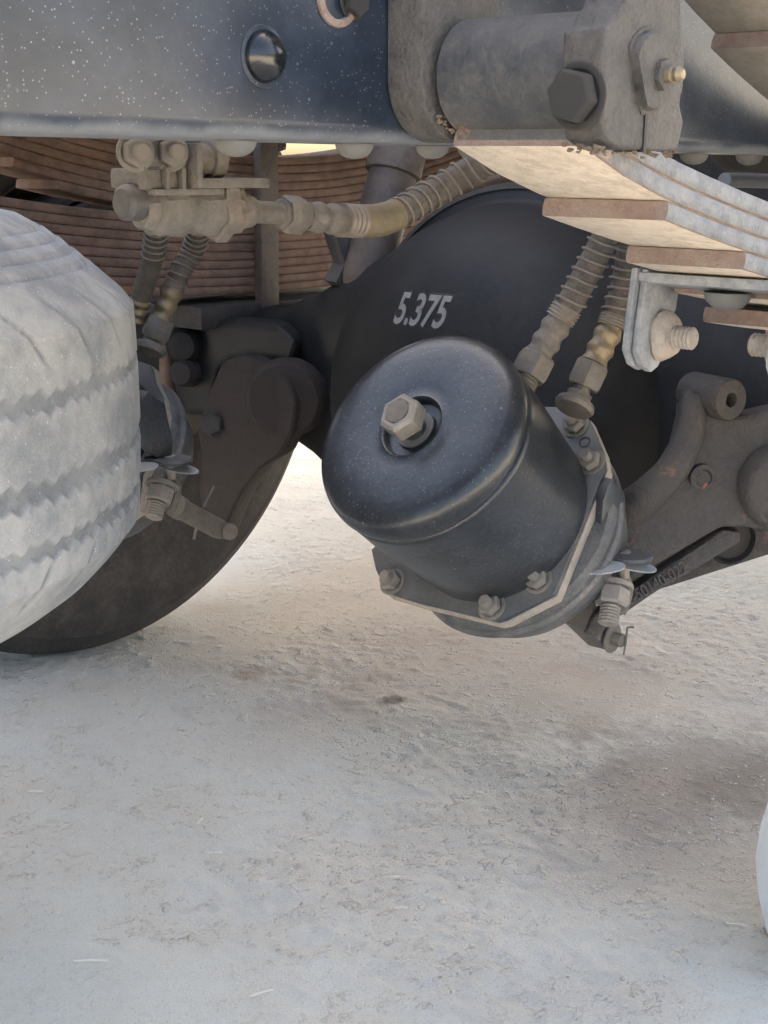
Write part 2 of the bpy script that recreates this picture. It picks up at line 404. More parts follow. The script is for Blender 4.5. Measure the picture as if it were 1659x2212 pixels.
# unit fasteners shared by many objects
def unit(name, g, mat, **k):
    o = build(g, name, mat, **k); me = o.data; bpy.data.objects.remove(o); return me
def inst(name, me, parent, o, d, scale=1., ref=None, label=None, spin=0.):
    ob = bpy.data.objects.new(name, me); W = mat_at(V(o), d, ref) @ Matrix.Rotation(spin, 4, 'Z') @ Matrix.Scale(scale, 4)
    put(ob, parent, W)
    if label: ob['label'] = label
    return ob
g = G().lathe((0, 0, 0), (0, 0, 1), [(1, 0), (1, .06), (.97, .2), (.86, .42), (.66, .60), (.38, .72), (0, .77)], 24)
RIVET = unit('rivet', g, 'rivet', smooth=80); RIVETD = unit('rivet_dusty', g, 'rivetdust', smooth=80)
g = G().lathe((0, 0, 0), (0, 0, 1), [(0, 0), (1.28, 0), (1.3, .05), (1.28, .14), (1.0, .15)], 20).hexa((0, 0, .14), (0, 0, 1), 1, .75).thread((0, 0, .85), (0, 0, 1), .52, .75, .16)
STUD = unit('stud_nut', g, 'zinc', smooth=32)
g = G().lathe((0, 0, 0), (0, 0, 1), [(0, 0), (1.2, 0), (1.25, .05), (1.2, .1), (1., .11)], 20).hexa((0, 0, .1), (0, 0, 1), 1, .62)
HEXB = unit('hex_bolt', g, 'cast', smooth=32)

# ---- frame rails
def rail(y, sgn, label, mat='frame'):
    # C section, web outer face at y, flanges towards sgn
    H, B, T, r = .215, .065, .0065, .010
    out = []; inn = []
    def P(a, z): return (y + sgn * a, FB + z)
    pts = [P(B, 0)] + [P(r - r * math.sin(t), r - r * math.cos(t)) for t in np.linspace(0, math.pi / 2, 7)]
    pts += [P(r - r * math.cos(t), H - r + r * math.sin(t)) for t in np.linspace(0, math.pi / 2, 7)] + [P(B, H), P(B, H - T)]
    ri = r - T
    pts += [P(r - ri * math.cos(t), H - r + ri * math.sin(t)) for t in np.linspace(math.pi / 2, 0, 5)]
    pts += [P(r - ri * math.sin(t), r - ri * math.cos(t)) for t in np.linspace(math.pi / 2, 0, 5)] + [P(B, T)]
    xs = [-1.6, 3.6]; g = G(); n = len(pts)
    vs = [(x, p[0], p[1]) for x in xs for p in pts]
    fs = [(i, (i + 1) % n, n + (i + 1) % n, n + i) for i in range(n)] + [tuple(range(n)), tuple(range(2 * n - 1, n - 1, -1))]
    g.add(vs, fs); return build(g, 'frame_rail', mat, truck, label=label)
railN = rail(YF, 1, 'dark blue-black frame rail with pale mud specks')
FBn = FB; FB = .790
railF = rail(2 * YM - YF, -1, 'far frame rail in shade'); FB = FBn
p = at(568, 122, Y=YF); inst('rivet', RIVET, railN, p, (0, -1, 0), .0125, label='shiny black domed rivet on the frame rail')
build(G().lathe(p + V((0, -.0002, 0)), (0, -1, 0), [(.0150, -.001), (.0147, .0003), (.0125, .0006), (0, .0006)], 28), 'rivet_ring', 'frame', railN)
for px, s_ in ((500, .0105), (757, .0105), (925, .0098), (1012, .0092)):
    q = at(px, 316, Y=.535); inst('rivet', RIVETD, railN, (q.x, .532, FB - .0002), (0, 0, -1), s_)
for px in (1490, 1610): 
    q = at(px, 316, Y=.56); inst('rivet', RIVETD, railN, (q.x, .556, FB - .0002), (0, 0, -1), .011)
# rusty hole plate at the top edge
q = at(728, -8, Y=YF)
build(G().lathe(q + V((0, -.0002, 0)), (0, -1, 0), [(.0155, -.002), (.015, .0012), (.0115, .0018), (.011, 0), (.011, -.004), (0, -.004)], 26), 'rusty_hole', ['end'], railN)
inst('bolt', HEXB, railN, at(760, 2, Y=YF) + V((0, -.0005, 0)), (0, -1, 0), .008)

# ---- cross members, unseen cargo body (box added over the frame, sized to cast shade)
g = G().abox(.30, .38, YF + .02, 2 * YM - YF - .02, FB + .03, FB + .19)
build(g, 'crossmember', 'frame', truck, bevel=.004)
g = G().abox(1.9, 1.99, YF + .02, 2 * YM - YF - .02, .69, FB + .17)
build(g, 'crossmember', 'castdark', truck, bevel=.004)
body = build(G().abox(1.50, 6.5, -.40, 3.45, 1.50, 3.8), 'shade_body', 'bed', truck, bevel=.02, label='unseen cargo body above the frame, added and shaped to cast shade')
for x in (1.6, 2.2, 2.8, 3.4):
    build(G().abox(x, x + .06, -.38, 3.43, 1.42, 1.4995), 'floor_bearer', 'bed', body, bevel=.003)
for y in (.50, 1.29): build(G().abox(1.55, 3.6, y, y + .075, FB + .2155, 1.4195), 'sub_frame', 'castdark', body)

# ---- leaf springs
TL = .0105
def ztop(x):           # upper face of the main leaf
    d = abs(x - 1.36); z = .6925 + .169 * d * d
    if d > .66: z += .9 * (d - .66) ** 2
    return z
def leaf_mesh(x0, x1, k, y0, y1, thick, zf, side=+1, roundend=True):
    """one leaf: path along X under curve zf, offset k thicknesses"""
    n = 40; xs = np.linspace(x0, x1, n); prof = []
    c = .0017
    prof = [(y0 + c, 0), (y1 - c, 0), (y1 - .0006, -c * .45), (y1, -thick / 2), (y1 - .0006, -thick + c * .45), (y1 - c, -thick), (y0 + c, -thick), (y0 + .0006, -thick + c * .45), (y0, -thick / 2), (y0 + .0006, -c * .45)]
    mi = [1, 1, 1, 1, 1, 0, 2, 1, 1, 1]
    g = G(); m = len(prof); vs = []
    for i, x in enumerate(xs):
        e = .001; s_ = (zf(x + e) - zf(x - e)) / (2 * e); L = math.hypot(1, s_); nx, nz = -s_ / L, 1 / L
        for (y, h) in prof:
            hh = h - k; vs.append((x + nx * hh, y, zf(x) + nz * hh))
    fs = []; mm = []
    for i in range(n - 1):
        for j in range(m):
            j2 = (j + 1) % m; fs.append((i * m + j, i * m + j2, (i + 1) * m + j2, (i + 1) * m + j)); mm.append(mi[j])
    b = len(vs)
    for side_ in (0, n - 1):
        fs.append(tuple(side_ * m + j for j in range(m))); mm.append(2)
    g.v = [tuple(v) for v in vs]; g.f = fs; g.mi = mm; return g
def spring(y0, y1, label, mats, ends, helper_ends, helper_gap, eye=True, hk=2.9, hm=('helper', 'helper', 'end')):
    zf = ztop
    g = leaf_mesh(.632, 2.09, 0, y0, y1, TL, zf)
    main = build(g, 'leaf_spring', mats, truck, label=label, smooth=50)
    for k, e in enumerate(ends):
        t = TL
        b = e if e < 1.1 else e
        xr = 2.72 - e
        build(leaf_mesh(e, xr, (k + 1) * (TL + .0006), y0 + .0004 * (k % 2), y1 - .0004 * (k % 3), TL, zf), 'leaf', mats, main, smooth=50)
    # helper pack on top, arched away from the main pack towards its ends
    nh = len(helper_ends)
    def zh(x): return .6925 + .0005 + (nh - 2) * (TL + .0006) + hk * (x - 1.36) ** 2
    for k, e in enumerate(helper_ends):
        build(leaf_mesh(e, 2.72 - e, (k - 2) * (TL + .0006), y0 + .0004 * (k % 2), y1 - .0005 * (k % 3), TL, zh), 'helper_leaf', list(hm), main, smooth=50)
    return main
near_ends = [.6165, .700, .795, .86, .93, 1.0, 1.07, 1.13]
PX, PZ = .622, .8075                   # spring pin
springN = spring(YO, YI, 'near leaf spring with brown dusty undersides running down to the axle', ['under', 'side', 'end'], near_ends,
                 [.76, .8794, 1.0, 1.06, 1.12, 1.18, 1.24], 0, hk=.388)
springF = spring(2 * YM - YI, 2 * YM - YO, 'far leaf spring, a rusty brown stack of many leaves', ['far_leaf'] * 3, near_ends,
                 [.72, .76, .80, .85, .90, .96, 1.02], 0, hk=.31, hm=['far_leaf'] * 3)
for sp, y0, y1, m in ((springN, YO, YI, 'eye'), (springF, 2 * YM - YI, 2 * YM - YO, 'far_leaf')):
    build(G().lathe((PX, y0, PZ), (0, 1, 0), [(.017, .0005), (.0285, .0005), (.0297, .0018), (.0297, y1 - y0 - .0018), (.0285, y1 - y0 - .0005), (.017, y1 - y0 - .0005)], 48), 'spring_eye', m, sp)
    # U-bolts and seat at the axle
    for x in (1.245, 1.352):
        for y in ((y1 + .012,) if sp is springF else (y0 - .012, y1 + .012)):
            inst_h = G().cyl((x, y, .46), (0, 0, 1), .0105, .335, 14)
            build(inst_h, 'u_bolt', 'far_leaf' if sp is springF else 'clip', sp)
        build(G().abox(x - .0105, x + .0105, y0 - .02, y1 + .02, .778, .792), 'u_bolt_bridge', 'castdark', sp, bevel=.006)
    build(G().abox(1.20, 1.62, y0 - .026, y1 + .026, .555, .5845), 'spring_seat', 'castdark', sp, bevel=.005)
# vertical guide bar beside the far spring (reads as one wide strap)
y = 2 * YM - YI - .012
build(G().abox(1.305, 1.338, y - .016, y - .001, .575, .81), 'spring_strap', 'shock', springF, bevel=.004)

# ---- near spring clip with its bolts
ca = at(1545, 585, Y=.44); cx = .845
zc = ztop(cx) - 4 * (TL + .0006) - .0012
sl = -.16
clip = build(G().box((cx, (YI + YO) / 2, zc - .0035), (.024, 0, .024 * sl), (0, .052, 0), (0, 0, .0035)), 'spring_clip', 'clip', springN, bevel=.0022)
for y, sg in ((YI + .0035, -1), (YO - .0035, 1)):
    pl = []
    W_, Hh = .0215, .062
    for (u, w) in [(-W_, .004), (W_, .004), (W_, -.018), (W_ * .75, -.026), (W_ * .62, -.050), (W_ * .35, -Hh + .004), (0, -Hh), (-W_ * .55, -Hh + .003), (-W_ * .95, -.05), (-W_, -.03)]:
        pl.append((cx + u - .0 + w * .16, y, zc - .002 + w + u * sl))
    build(G().prism(pl, (0, sg * -.0055, 0)), 'clip_leg', 'clip', springN, bevel=.0016)
    pl2 = [(x - .0035, yy + sg * -.0063, z + .001) for (x, yy, z) in pl]
    build(G().prism(pl2, (0, sg * -.005, 0)), 'clip_leg', 'clip', springN, bevel=.0016)
    b = V((cx + .001, y, zc - .040))
    build(G().lathe(b, (0, sg, 0), [(0, 0), (.0165, 0), (.0175, .002), (.016, .0055), (.0125, .0095), (.0085, .0105), (0, .0105)], 18, rfun=lambda k, t, r: r * (1 + .05 * math.sin(3 * t + k))), 'clip_nut', 'rustbolt', springN)
    build(G().thread(b + V((0, sg * .0095, 0)), (0, sg, 0), .0078, .015, .0026), 'clip_bolt', 'rustbolt', springN)
inst('rivet', RIVETD, springN, (cx - .004, .437, zc - .0072), (0, 0, -1), .0155)
build(leaf_mesh(.905, 1.7, 5 * TL + .0075, YO, YI, TL, ztop), 'leaf', ['under', 'side', 'end'], springN)

build(G().abox(.6095, .6200, YO + .0015, YI - .0015, .7742, .7858), 'leaf_lip', 'eye', springN, bevel=.0018)

# ---- spring hanger casting with pin
def arc(cx, cz, r, a0, a1, n): return [(cx + r * math.cos(t), cz + r * math.sin(t)) for t in np.linspace(R(a0), R(a1), n)]
o1 = [(.672, .965), (.655, .90), (.654, .845)] + arc(PX, PZ, .0335, 0, -180, 15) + [(.588, .845), (.597, .90), (.590, .965)]
g = G().prism([(x, .4875, z) for x, z in o1], (0, .0252, 0))
hanger = build(g, 'spring_hanger', 'cast', truck, bevel=.003, label='dusty cast hanger holding the spring pin')
o2 = [(.648, .965), (.646, .90), (.644, .862), (.652, .846)] + arc(PX, PZ, .0375, 28, -22, 5) + [(.662, .785), (.657, .7705), (.600, .7705), (.588, .775), (.5835, .790), (.5835, .825)] + arc(PX, PZ, .0375, 150, 128, 3) + [(.606, .862), (.604, .90), (.597, .965)]
g = G().prism([(x, .3745, z) for x, z in o2], (0, .0238, 0))
build(g, 'hanger_ear', 'cast', hanger, bevel=.0045, bseg=3)
g = G().prism([(x, .3665, z) for x, z in [(.603, .965), (.606, .88), (.618, .862), (.634, .858), (.642, .875), (.640, .965)]], (0, .0077, 0))
build(g, 'ear_rib', 'cast', hanger, bevel=.003)
pin = build(G().lathe((PX, .3745, PZ), (0, -1, 0), [(.0205, -.002), (.0205, .0008), (.0185, .0012), (.0185, .0035), (.0172, .0052), (0, .0058)], 36, rfun=lambda k, t, r: min(r, .0125 / max(1e-3, abs(math.cos(t - R(205))))) if math.cos(t - R(205)) > 0 else r), 'spring_pin', 'cast', hanger)
gn = at(1438, 162, Y=.368)
build(G().hexa((gn.x - .002, .3692, gn.z), (0, -1, 0), .0078, .0035, phase=.3), 'nipple_nut', 'cast', hanger)
build(G().lathe((gn.x - .002, .366, gn.z), (0, -1, 0), [(.0040, 0), (.0040, .003), (.0032, .0038), (.0032, .0048), (.0040, .0062), (.0038, .0072), (.0022, .0088), (0, .009)], 18), 'grease_nipple', 'brass', hanger, label='brass grease nipple on the spring pin')
b = at(1250, 208, X=.5835)
inst('pinch_bolt', HEXB, hanger, (b.x - .0002, b.y, b.z), (-1, 0, 0), .0128, spin=.3, label='large dusty hex bolt head on the spring hanger')
build(G().abox(.6215, .6235, .3735, .391, .7695, .791), 'clamp_slot', 'axle', hanger)
# caked dirt lumps along the seams of the hanger
def lumps(name, pts, r, parent, n, squash=.6, mat='dirt'):
    g = G()
    for _ in range(n):
        i = random.randrange(len(pts) - 1); t = random.random(); p = V(pts[i]).lerp(V(pts[i + 1]), t) + V([random.gauss(0, r * .5) for _ in range(3)])
        rr = r * random.uniform(.35, 1.1); ph = random.random() * 6
        g.lathe(p - V((0, 0, rr * squash)), (random.gauss(0, .3), random.gauss(0, .3), 1), [(0, 0), (rr * .6, rr * squash * .25), (rr, rr * squash * .9), (rr * .7, rr * squash * 1.6), (0, rr * squash * 2)], 7, None, 0, ph, lambda k, t, q: q * (1 + .3 * math.sin(2.3 * t + k + ph)))
    o = build(g, name, mat, parent, smooth=60); o['kind'] = 'stuff'; return o
lumps('caked_dirt', [(.585, .396, .772), (.588, .379, .770), (.655, .377, .769), (.66, .396, .77)], .0018, hanger, 60)
lumps('caked_dirt', [(.600, .484, .786), (.612, .485, .779), (.626, .485, .776)], .0018, hanger, 22)
lumps('caked_dirt', [(.606, .398, .832), (.592, .398, .815), (.590, .398, .795)], .0013, hanger, 22, mat='cast')

# ---- rear axle
def axle_arm(sg):
    st = [(.10, .175, .10), (.17, .172, .098), (.24, .145, .09), (.31, .108, .08), (.38, .083, .072), (.46, .075, .068), (.60, .073, .066), (.74, .073, .066)]
    g = G(); vs = []; fs = []; n = 24
    for (dy, hz, hx) in st:
        for i in range(n):
            t = 2 * math.pi * i / n; c, s_ = math.cos(t), math.sin(t); e = .62
            vs.append((X0 + hx * math.copysign(abs(c) ** e, c), YM + sg * dy, AZ + hz * math.copysign(abs(s_) ** e, s_)))
    for k in range(len(st) - 1):
        for i in range(n):
            j = (i + 1) % n; fs.append((k * n + i, k * n + j, (k + 1) * n + j, (k + 1) * n + i))
    fs.append(tuple(range(n))); fs.append(tuple(range((len(st) - 1) * n, len(st) * n)))
    return g.add(vs, fs)
DOME = [(.241, .02), (.242, .040), (.238, .046), (.229, .048), (.2245, .051), (.2225, .062), (.2185, .085), (.208, .118), (.192, .146), (.168, .170), (.135, .188), (.09, .200), (.045, .2055), (0, .207)]
g = G().lathe((X0, YM, AZ), (-1, 0, 0), [(.17, -.12), (.225, -.10), (.236, -.02)] + DOME, 72, ref=(0, 0, 1))
axle = build(g, 'axle_housing', 'axle', truck, smooth=50, label='black banjo axle housing marked 5.375 in sprayed paint')
build(G().lathe((X0, YM, AZ), (-1, 0, 0), [(.2405, .030), (.2440, .032), (.2455, .038), (.2440, .045), (.2385, .0475)], 96, ref=(0, 0, 1)), 'housing_rim', 'castdark', axle)
for sg in (1, -1): build(axle_arm(sg), 'axle_arm', 'axle', axle, smooth=60)
def dome_x(y, z):
    r = math.hypot(y - YM, z - AZ)
    rs = [p[0] for p in DOME][::-1]; hs = [p[1] for p in DOME][::-1]
    return X0 - float(np.interp(r, rs, hs))
def text_mesh(txt, size, shear=0., offset=0.):
    cu = bpy.data.curves.new('t', 'FONT'); cu.body = txt; cu.size = size; cu.shear = shear; cu.align_x = 'CENTER'; cu.align_y = 'CENTER'
    cu.resolution_u = 4; cu.offset = offset
    ob = bpy.data.objects.new('t', cu); sc.collection.objects.link(ob)
    dg = bpy.context.evaluated_depsgraph_get(); me = bpy.data.meshes.new_from_object(ob.evaluated_get(dg))
    bpy.data.objects.remove(ob); return me
# find where the sight line of the number meets the cover
d = (fwc + r2 * ((905 - 829.5) / CF) + u2 * ((1106 - 673) / CF)); t = .9
for _ in range(4000):
    p = V((0, 0, CH)) + d * t
    if p.x >= dome_x(p.y, p.z) - .0005 and math.hypot(p.y - YM, p.z - AZ) < .22: break
    t += .0004
TP = p.copy()
me = text_mesh('5.375', .034, .34, .0007)
bm = bmesh.new(); bm.from_mesh(me)
bmesh.ops.subdivide_edges(bm, edges=[e for e in bm.edges if e.calc_length() > .004], cuts=2)
bmesh.ops.triangulate(bm, faces=bm.faces)
for v in bm.verts:
    y = TP.y - v.co.x * .95; z = TP.z + v.co.y * 1.35
    v.co = V((dome_x(y, z) - .0012, y, z))
bm.to_mesh(me); bm.free(); me.materials.clear(); me.materials.append(MT['paintmark'])
o = bpy.data.objects.new('painted_number', me); put(o, axle); o['label'] = 'grey sprayed number 5.375'

me2 = text_mesh('5.375', .034, .34, .0024)
bm = bmesh.new(); bm.from_mesh(me2)
bmesh.ops.subdivide_edges(bm, edges=[e for e in bm.edges if e.calc_length() > .004], cuts=2)
bmesh.ops.triangulate(bm, faces=bm.faces)
for v in bm.verts:
    y = TP.y - v.co.x * .95; z = TP.z + v.co.y * 1.35
    v.co = V((dome_x(y, z) - .0008, y, z))
bm.to_mesh(me2); bm.free(); me2.materials.clear(); me2.materials.append(MT['overspray'])
put(bpy.data.objects.new('paint_overspray', me2), axle)

# ---- wheels (dual tyre seen from inside)
def tyre_g(cy, sg):
    g = G()
    prof = [(.262, .02), (.275, .0), (.30, -.012), (.34, -.022), (.385, -.026), (.42, -.022), (.448, -.012), (.462, -.004), (.466, -.0035), (.470, .002), (.486, .012), (.496, .024), (.4985, .03), (.5, .06), (.5, .075), (.492, .077), (.492, .086), (.5, .088), (.5, .13), (.492, .132), (.492, .141), (.5, .143), (.5, .185), (.496, .195), (.47, .22), (.42, .242), (.34, .24), (.275, .22), (.262, .2)]
    g.lathe((X0, cy, AZ), (0, sg, 0), prof, 120, rfun=lambda k, t, r: r * (1 - (.004 if (11 < k < 14 and math.sin(t * 60) > .6) else 0)))
    return g
def wheel(cy, sg, label):
    t = build(tyre_g(cy, sg), 'wheel', 'tyre', truck, smooth=40, label=label)
    build(G().lathe((X0, cy, AZ), (0, sg, 0), [(.275, .004), (.268, .012), (.255, .03), (.245, .10), (.20, .12), (.10, .125), (.05, .1), (.0, .1)], 64), 'rim', 'rim', t)
    build(G().lathe((X0, cy, AZ), (0, sg, 0), [(.215, -.03), (.222, -.028), (.222, .05), (.20, .09), (0, .095)], 64), 'brake_drum', 'brown', t)
    build(G().lathe((X0, cy, AZ), (0, sg, 0), [(.05, -.065), (.21, -.052), (.214, -.045), (.21, -.04), (.05, -.05)], 48), 'dust_shield', 'brown', t)
    return t
wheel(1.735, 1, 'far rear wheel, dark tyre seen from its inner side')

# ---- brake chambers (built in local space: +Z towards the cap, origin at the clamp plate)
EA = R(38)
AX = V((-math.cos(EA), 0, math.sin(EA)))               # flange -> cap
FC = at(1078, 1112, Y=.70)
def chamber_matrix(o):
    m = Matrix.Identity(4); z = AX; x = V((0, -1, 0)); y = z.cross(x)
    for i in range(3): m[i][0], m[i][1], m[i][2] = x[i], y[i], z[i]
    m.translation = o; return m
WN = chamber_matrix(FC); WNi = WN.inverted()
def onplate(px, py, h=0.):
    """photo pixel -> local point on the plate plane at height h"""
    o = WNi @ V((0, 0, CH)); d = (WNi.to_3x3()) @ (fwc + r2 * ((px - 829.5) / CF) + u2 * ((1106 - py) / CF))
    t = (h - o.z) / d.z; return o + d * t
CS, CZ = 1.07, 1.17
prof = [(.0825, .0), (.0832, .006), (.0838, .04), (.0845, .080), (.0848, .104), (.0850, .1065), (.0842, .1082), (.0832, .1088), (.0838, .1098), (.0850, .1112), (.0857, .1145), (.0852, .1190), (.0836, .1228), (.0806, .1260), (.0758, .1283), (.0685, .1298), (.058, .1304), (.046, .1305), (.034, .1299), (.0272, .1291), (.0256, .1298), (.0244, .1294), (.0234, .1275), (.0226, .1235), (.0125, .1225), (0, .1225)]
def make_chamber(W, label, first=None):
    if first is None:
        root = build(G().lathe((0, 0, 0), (0, 0, 1), [(r * (1 + (CS - 1) * min(1, z / .08)), z * CZ) for r, z in prof], 96), 'brake_chamber', 'chamber', truck, W, smooth=45, label=label)
        kids = []
        def K(g, name, mat, **k): kids.append(build(g, name, mat, root, W, **k))
        # release bolt with big nut
        K(G().lathe((0, 0, .1236 + .1235 * (CZ - 1)), (0, 0, 1), [(.0165, 0), (.017, .001), (.0165, .0022), (.0105, .0024), (.0105, .012), (0, .012)], 28), 'release_bolt', 'plate')
        K(G().lathe((0, 0, .1356 + .1235 * (CZ - 1)), (0, 0, 1), [(0, 0), (.0158, 0), (.0178, .0022), (.0178, .0148), (.0150, .0178), (.0120, .0180), (.0112, .0172), (0, .0172)], 6, phase=.25), 'release_nut', 'zinc', smooth=30)
        K(G().lathe((0, 0, .1500 + .1235 * (CZ - 1)), (0, 0, 1), [(0, 0), (.0102, 0), (.0102, .0042), (.0096, .0048), (0, .0048)], 24), 'release_bolt_end', 'fitting')
        # clamp plate outline traced on its own plane
        pts = [(803, 1188), (812, 1230), (836, 1281), (905, 1302), (1075, 1343), (1093, 1338), (1198, 1284), (1218, 1235), (1309, 1012), (1302, 975), (1272, 905), (1215, 880), (1140, 878)]
        q = [onplate(*p_) for p_ in pts]
        cxy = sum((V((v.x, v.y, 0)) for v in q), V((0, 0, 0))) / len(q)
        poly = [(v.x, v.y) for v in q]
        # hidden far side: close the outline round the body
        a0 = math.atan2(poly[-1][1], poly[-1][0]); a1 = math.atan2(poly[0][1], poly[0][0])
        if a1 < a0: a1 += 2 * math.pi
        if a1 - a0 > math.pi * 1.5: a0, a1 = a0 + 2 * math.pi, a1
        nn = 7; rads = (math.hypot(*poly[-1]), math.hypot(*poly[0]))
        for i in range(1, nn):
            t = i / nn; a = a0 + (a1 - a0) * t; poly.append(((.096) * math.cos(a), (.096) * math.sin(a)))
        K(G().prism([(x, y, -.0035) for x, y in poly], (0, 0, .0042)), 'clamp_plate', 'plate', bevel=.0008)
        K(G().prism([(x * 1.006, y * 1.006, -.0138) for x, y in poly], (0, 0, .0100)), 'clamp_flange', 'bareedge', bevel=.0012)
        for (px, py) in ((842, 1252), (1057, 1306), (1157, 1248), (1272, 992), (1238, 912)):
            v = onplate(px, py, .006)
            ob = bpy.data.objects.new('stud_nut', STUD); put(ob, root, W @ Matrix.Translation((v.x, v.y, .0008)) @ Matrix.Rotation(px * .7, 4, 'Z') @ Matrix.Scale(.0098, 4)); kids.append(ob)
        # slotted hole near the upper studs
        v = onplate(1263, 955, .001)
        K(G().lathe((v.x, v.y, .0009), (0, 0, 1), [(.0052, 0), (.005, .0004), (.0044, .0004), (.004, -.0005), (0, -.0005)], 18), 'plate_hole', 'axle')
        # rust streak along the weld
        # service chamber bowl
        K(G().lathe((0, 0, -.0140), (0, 0, -1), [(.070, 0), (.0960, .0), (.0985, .004), (.0985, .014), (.0960, .020), (.094, .034), (.088, .050), (.072, .062), (.045, .067), (0, .068)], 72), 'service_housing', 'bowl', smooth=45)
        K(G().lathe((0, 0, -.0285), (0, 0, -1), [(.0935, -.003), (.1005, -.002), (.102, .002), (.1005, .006), (.0935, .007)], 72), 'clamp_band', 'bowl')
        # pale flaked patches on the bowl
        # push rod
        K(G().cyl((0, 0, -.175), (0, 0, 1), .0085, .112, 16), 'push_rod', 'zinc')
        v = V((0, 0, -.17))
        return root, kids
    root, kids = first
    r = dup(root, truck, W, label)
    for k in kids: dup(k, r, W @ WNi @ WORLD[k.name])
    return r, None
chN = make_chamber(WN, 'near spring brake chamber, dented-free dark blue cylinder with large release nut')
MIR = Matrix.Translation((0, 2 * YM, 0)) @ Matrix.Diagonal((1, -1, 1, 1))
WFc = Matrix.Translation((-.012, .085, -.012)) @ MIR @ WN
chF = make_chamber(WFc, 'far spring brake chamber half hidden by the spare tyre', chN)
chN[0]['label'] = 'near spring brake chamber, dark blue dusty cylinder with large release nut'

# bracket, mounting studs, tags, push-rod clevis of the near and far chambers
def chamber_fittings(T, root, clevis=True):
    def K(g, name, mat, **k): return build(g, name, mat, root, T, **k)
    Yc = .64
    # mounting stud with nut below the bowl
    o_ = at(1312, 1232, Y=Yc); dr = (at(1292, 1310, Y=Yc) - o_).normalized() + V((-.25, -.25, 0)); dr.normalize()
    K(G().lathe(o_, dr, [(0, 0), (.0165, 0), (.017, .002), (.0165, .004), (.0135, .0045)], 22).hexa(o_ + dr * .004, dr, .0148, .0165), 'mounting_nut', 'zinc', smooth=30)
    K(G().thread(o_ + dr * .0205, dr, .0092, .017, .0027), 'mounting_stud', 'zinc')
    # clevis and its pin with washer and split pin
    c_ = at(1322, 1352, Y=.665)
    if clevis:
      K(G().lathe(c_ + V((0, .008, 0)), (0, -1, 0), [(0, 0), (.0135, 0), (.0138, .001), (.0135, .0025), (.0065, .003), (.0062, .012), (.005, .0128), (0, .0128)], 26), 'clevis_pin', 'fitting')
      K(G().box(c_ + V((-.012, .022, .012)), (.022, 0, -.017), (0, .012, 0), (.0075, 0, .0097)), 'clevis', 'blackplate', bevel=.003)
      K(G().tube([c_ + V((.004, -.006, .012)), c_ + V((.002, -.006, -.004)), c_ + V((.0, -.006, -.013))], .0011, 6), 'split_pin', 'fitting')
      K(G().tube([c_ + V((.004, -.006, .012)), c_ + V((.012, -.006, .011)), c_ + V((.014, -.006, .010))], .0011, 6), 'split_pin', 'fitting')
    # strap of the bracket folding round the bowl, ending in a rounded ear
    pts = [(1308, 1012), (1335, 1040), (1338, 1090), (1342, 1130), (1338, 1165), (1312, 1172), (1290, 1150), (1285, 1105), (1288, 1060), (1298, 1030)]
    pl = [at(a, b_, Y=.635) for a, b_ in pts]
    K(G().prism(pl, (.006, .020, 0)), 'bracket_strap', 'plate', bevel=.003)
    e_ = at(1330, 1178, Y=.635)
    K(G().lathe(e_ + V((0, 0, .004)), (0, 0, -1), [(0, 0), (.0185, 0), (.0195, .002), (.019, .005), (.0, .0055)], 26, rfun=lambda k, t, r: r * (1 + .35 * abs(math.cos(t)))), 'strap_ear', 'plate')
    # thin oval tags hanging on a pin
    for (px, py, rot) in ((1282, 1197, .1), (1350, 1192, -.2)):
        q = at(px, py, Y=.63)
        gg = G(); n = 22; top = []; 
        for i in range(n):
            t = 2 * math.pi * i / n
            top.append(q + right * (.021 * math.cos(t)) + V((fwd.x, fwd.y, .25)) * (.010 * math.sin(t)) + V((0, 0, rot * .02 * math.cos(t))))
        gg.prism(top, (0, 0, -.0012)); K(gg, 'tag', 'clip', smooth=30)
    a_ = at(1330, 1188, Y=.636)
    K(G().tube([a_ + V((0, 0, .01)), a_ + V((.001, 0, -.006)), a_ + V((.002, 0, -.014))], [.0062, .0055, .005], 14), 'tag_pin', 'bareedge')
    K(G().tube(crom([a_ + V((.003, 0, -.012)), a_ + V((.008, -.002, -.024)), a_ + V((.004, -.002, -.038)), a_ + V((.001, 0, -.046))], 5), .0042, 8), 'breather', 'fitting')
chamber_fittings(Matrix.Translation(-fwd * .04), chN[0])
chamber_fittings(Matrix.Translation(at(352, 1045, Y=1.07) - at(1312, 1232, Y=.64)), chF[0], False)

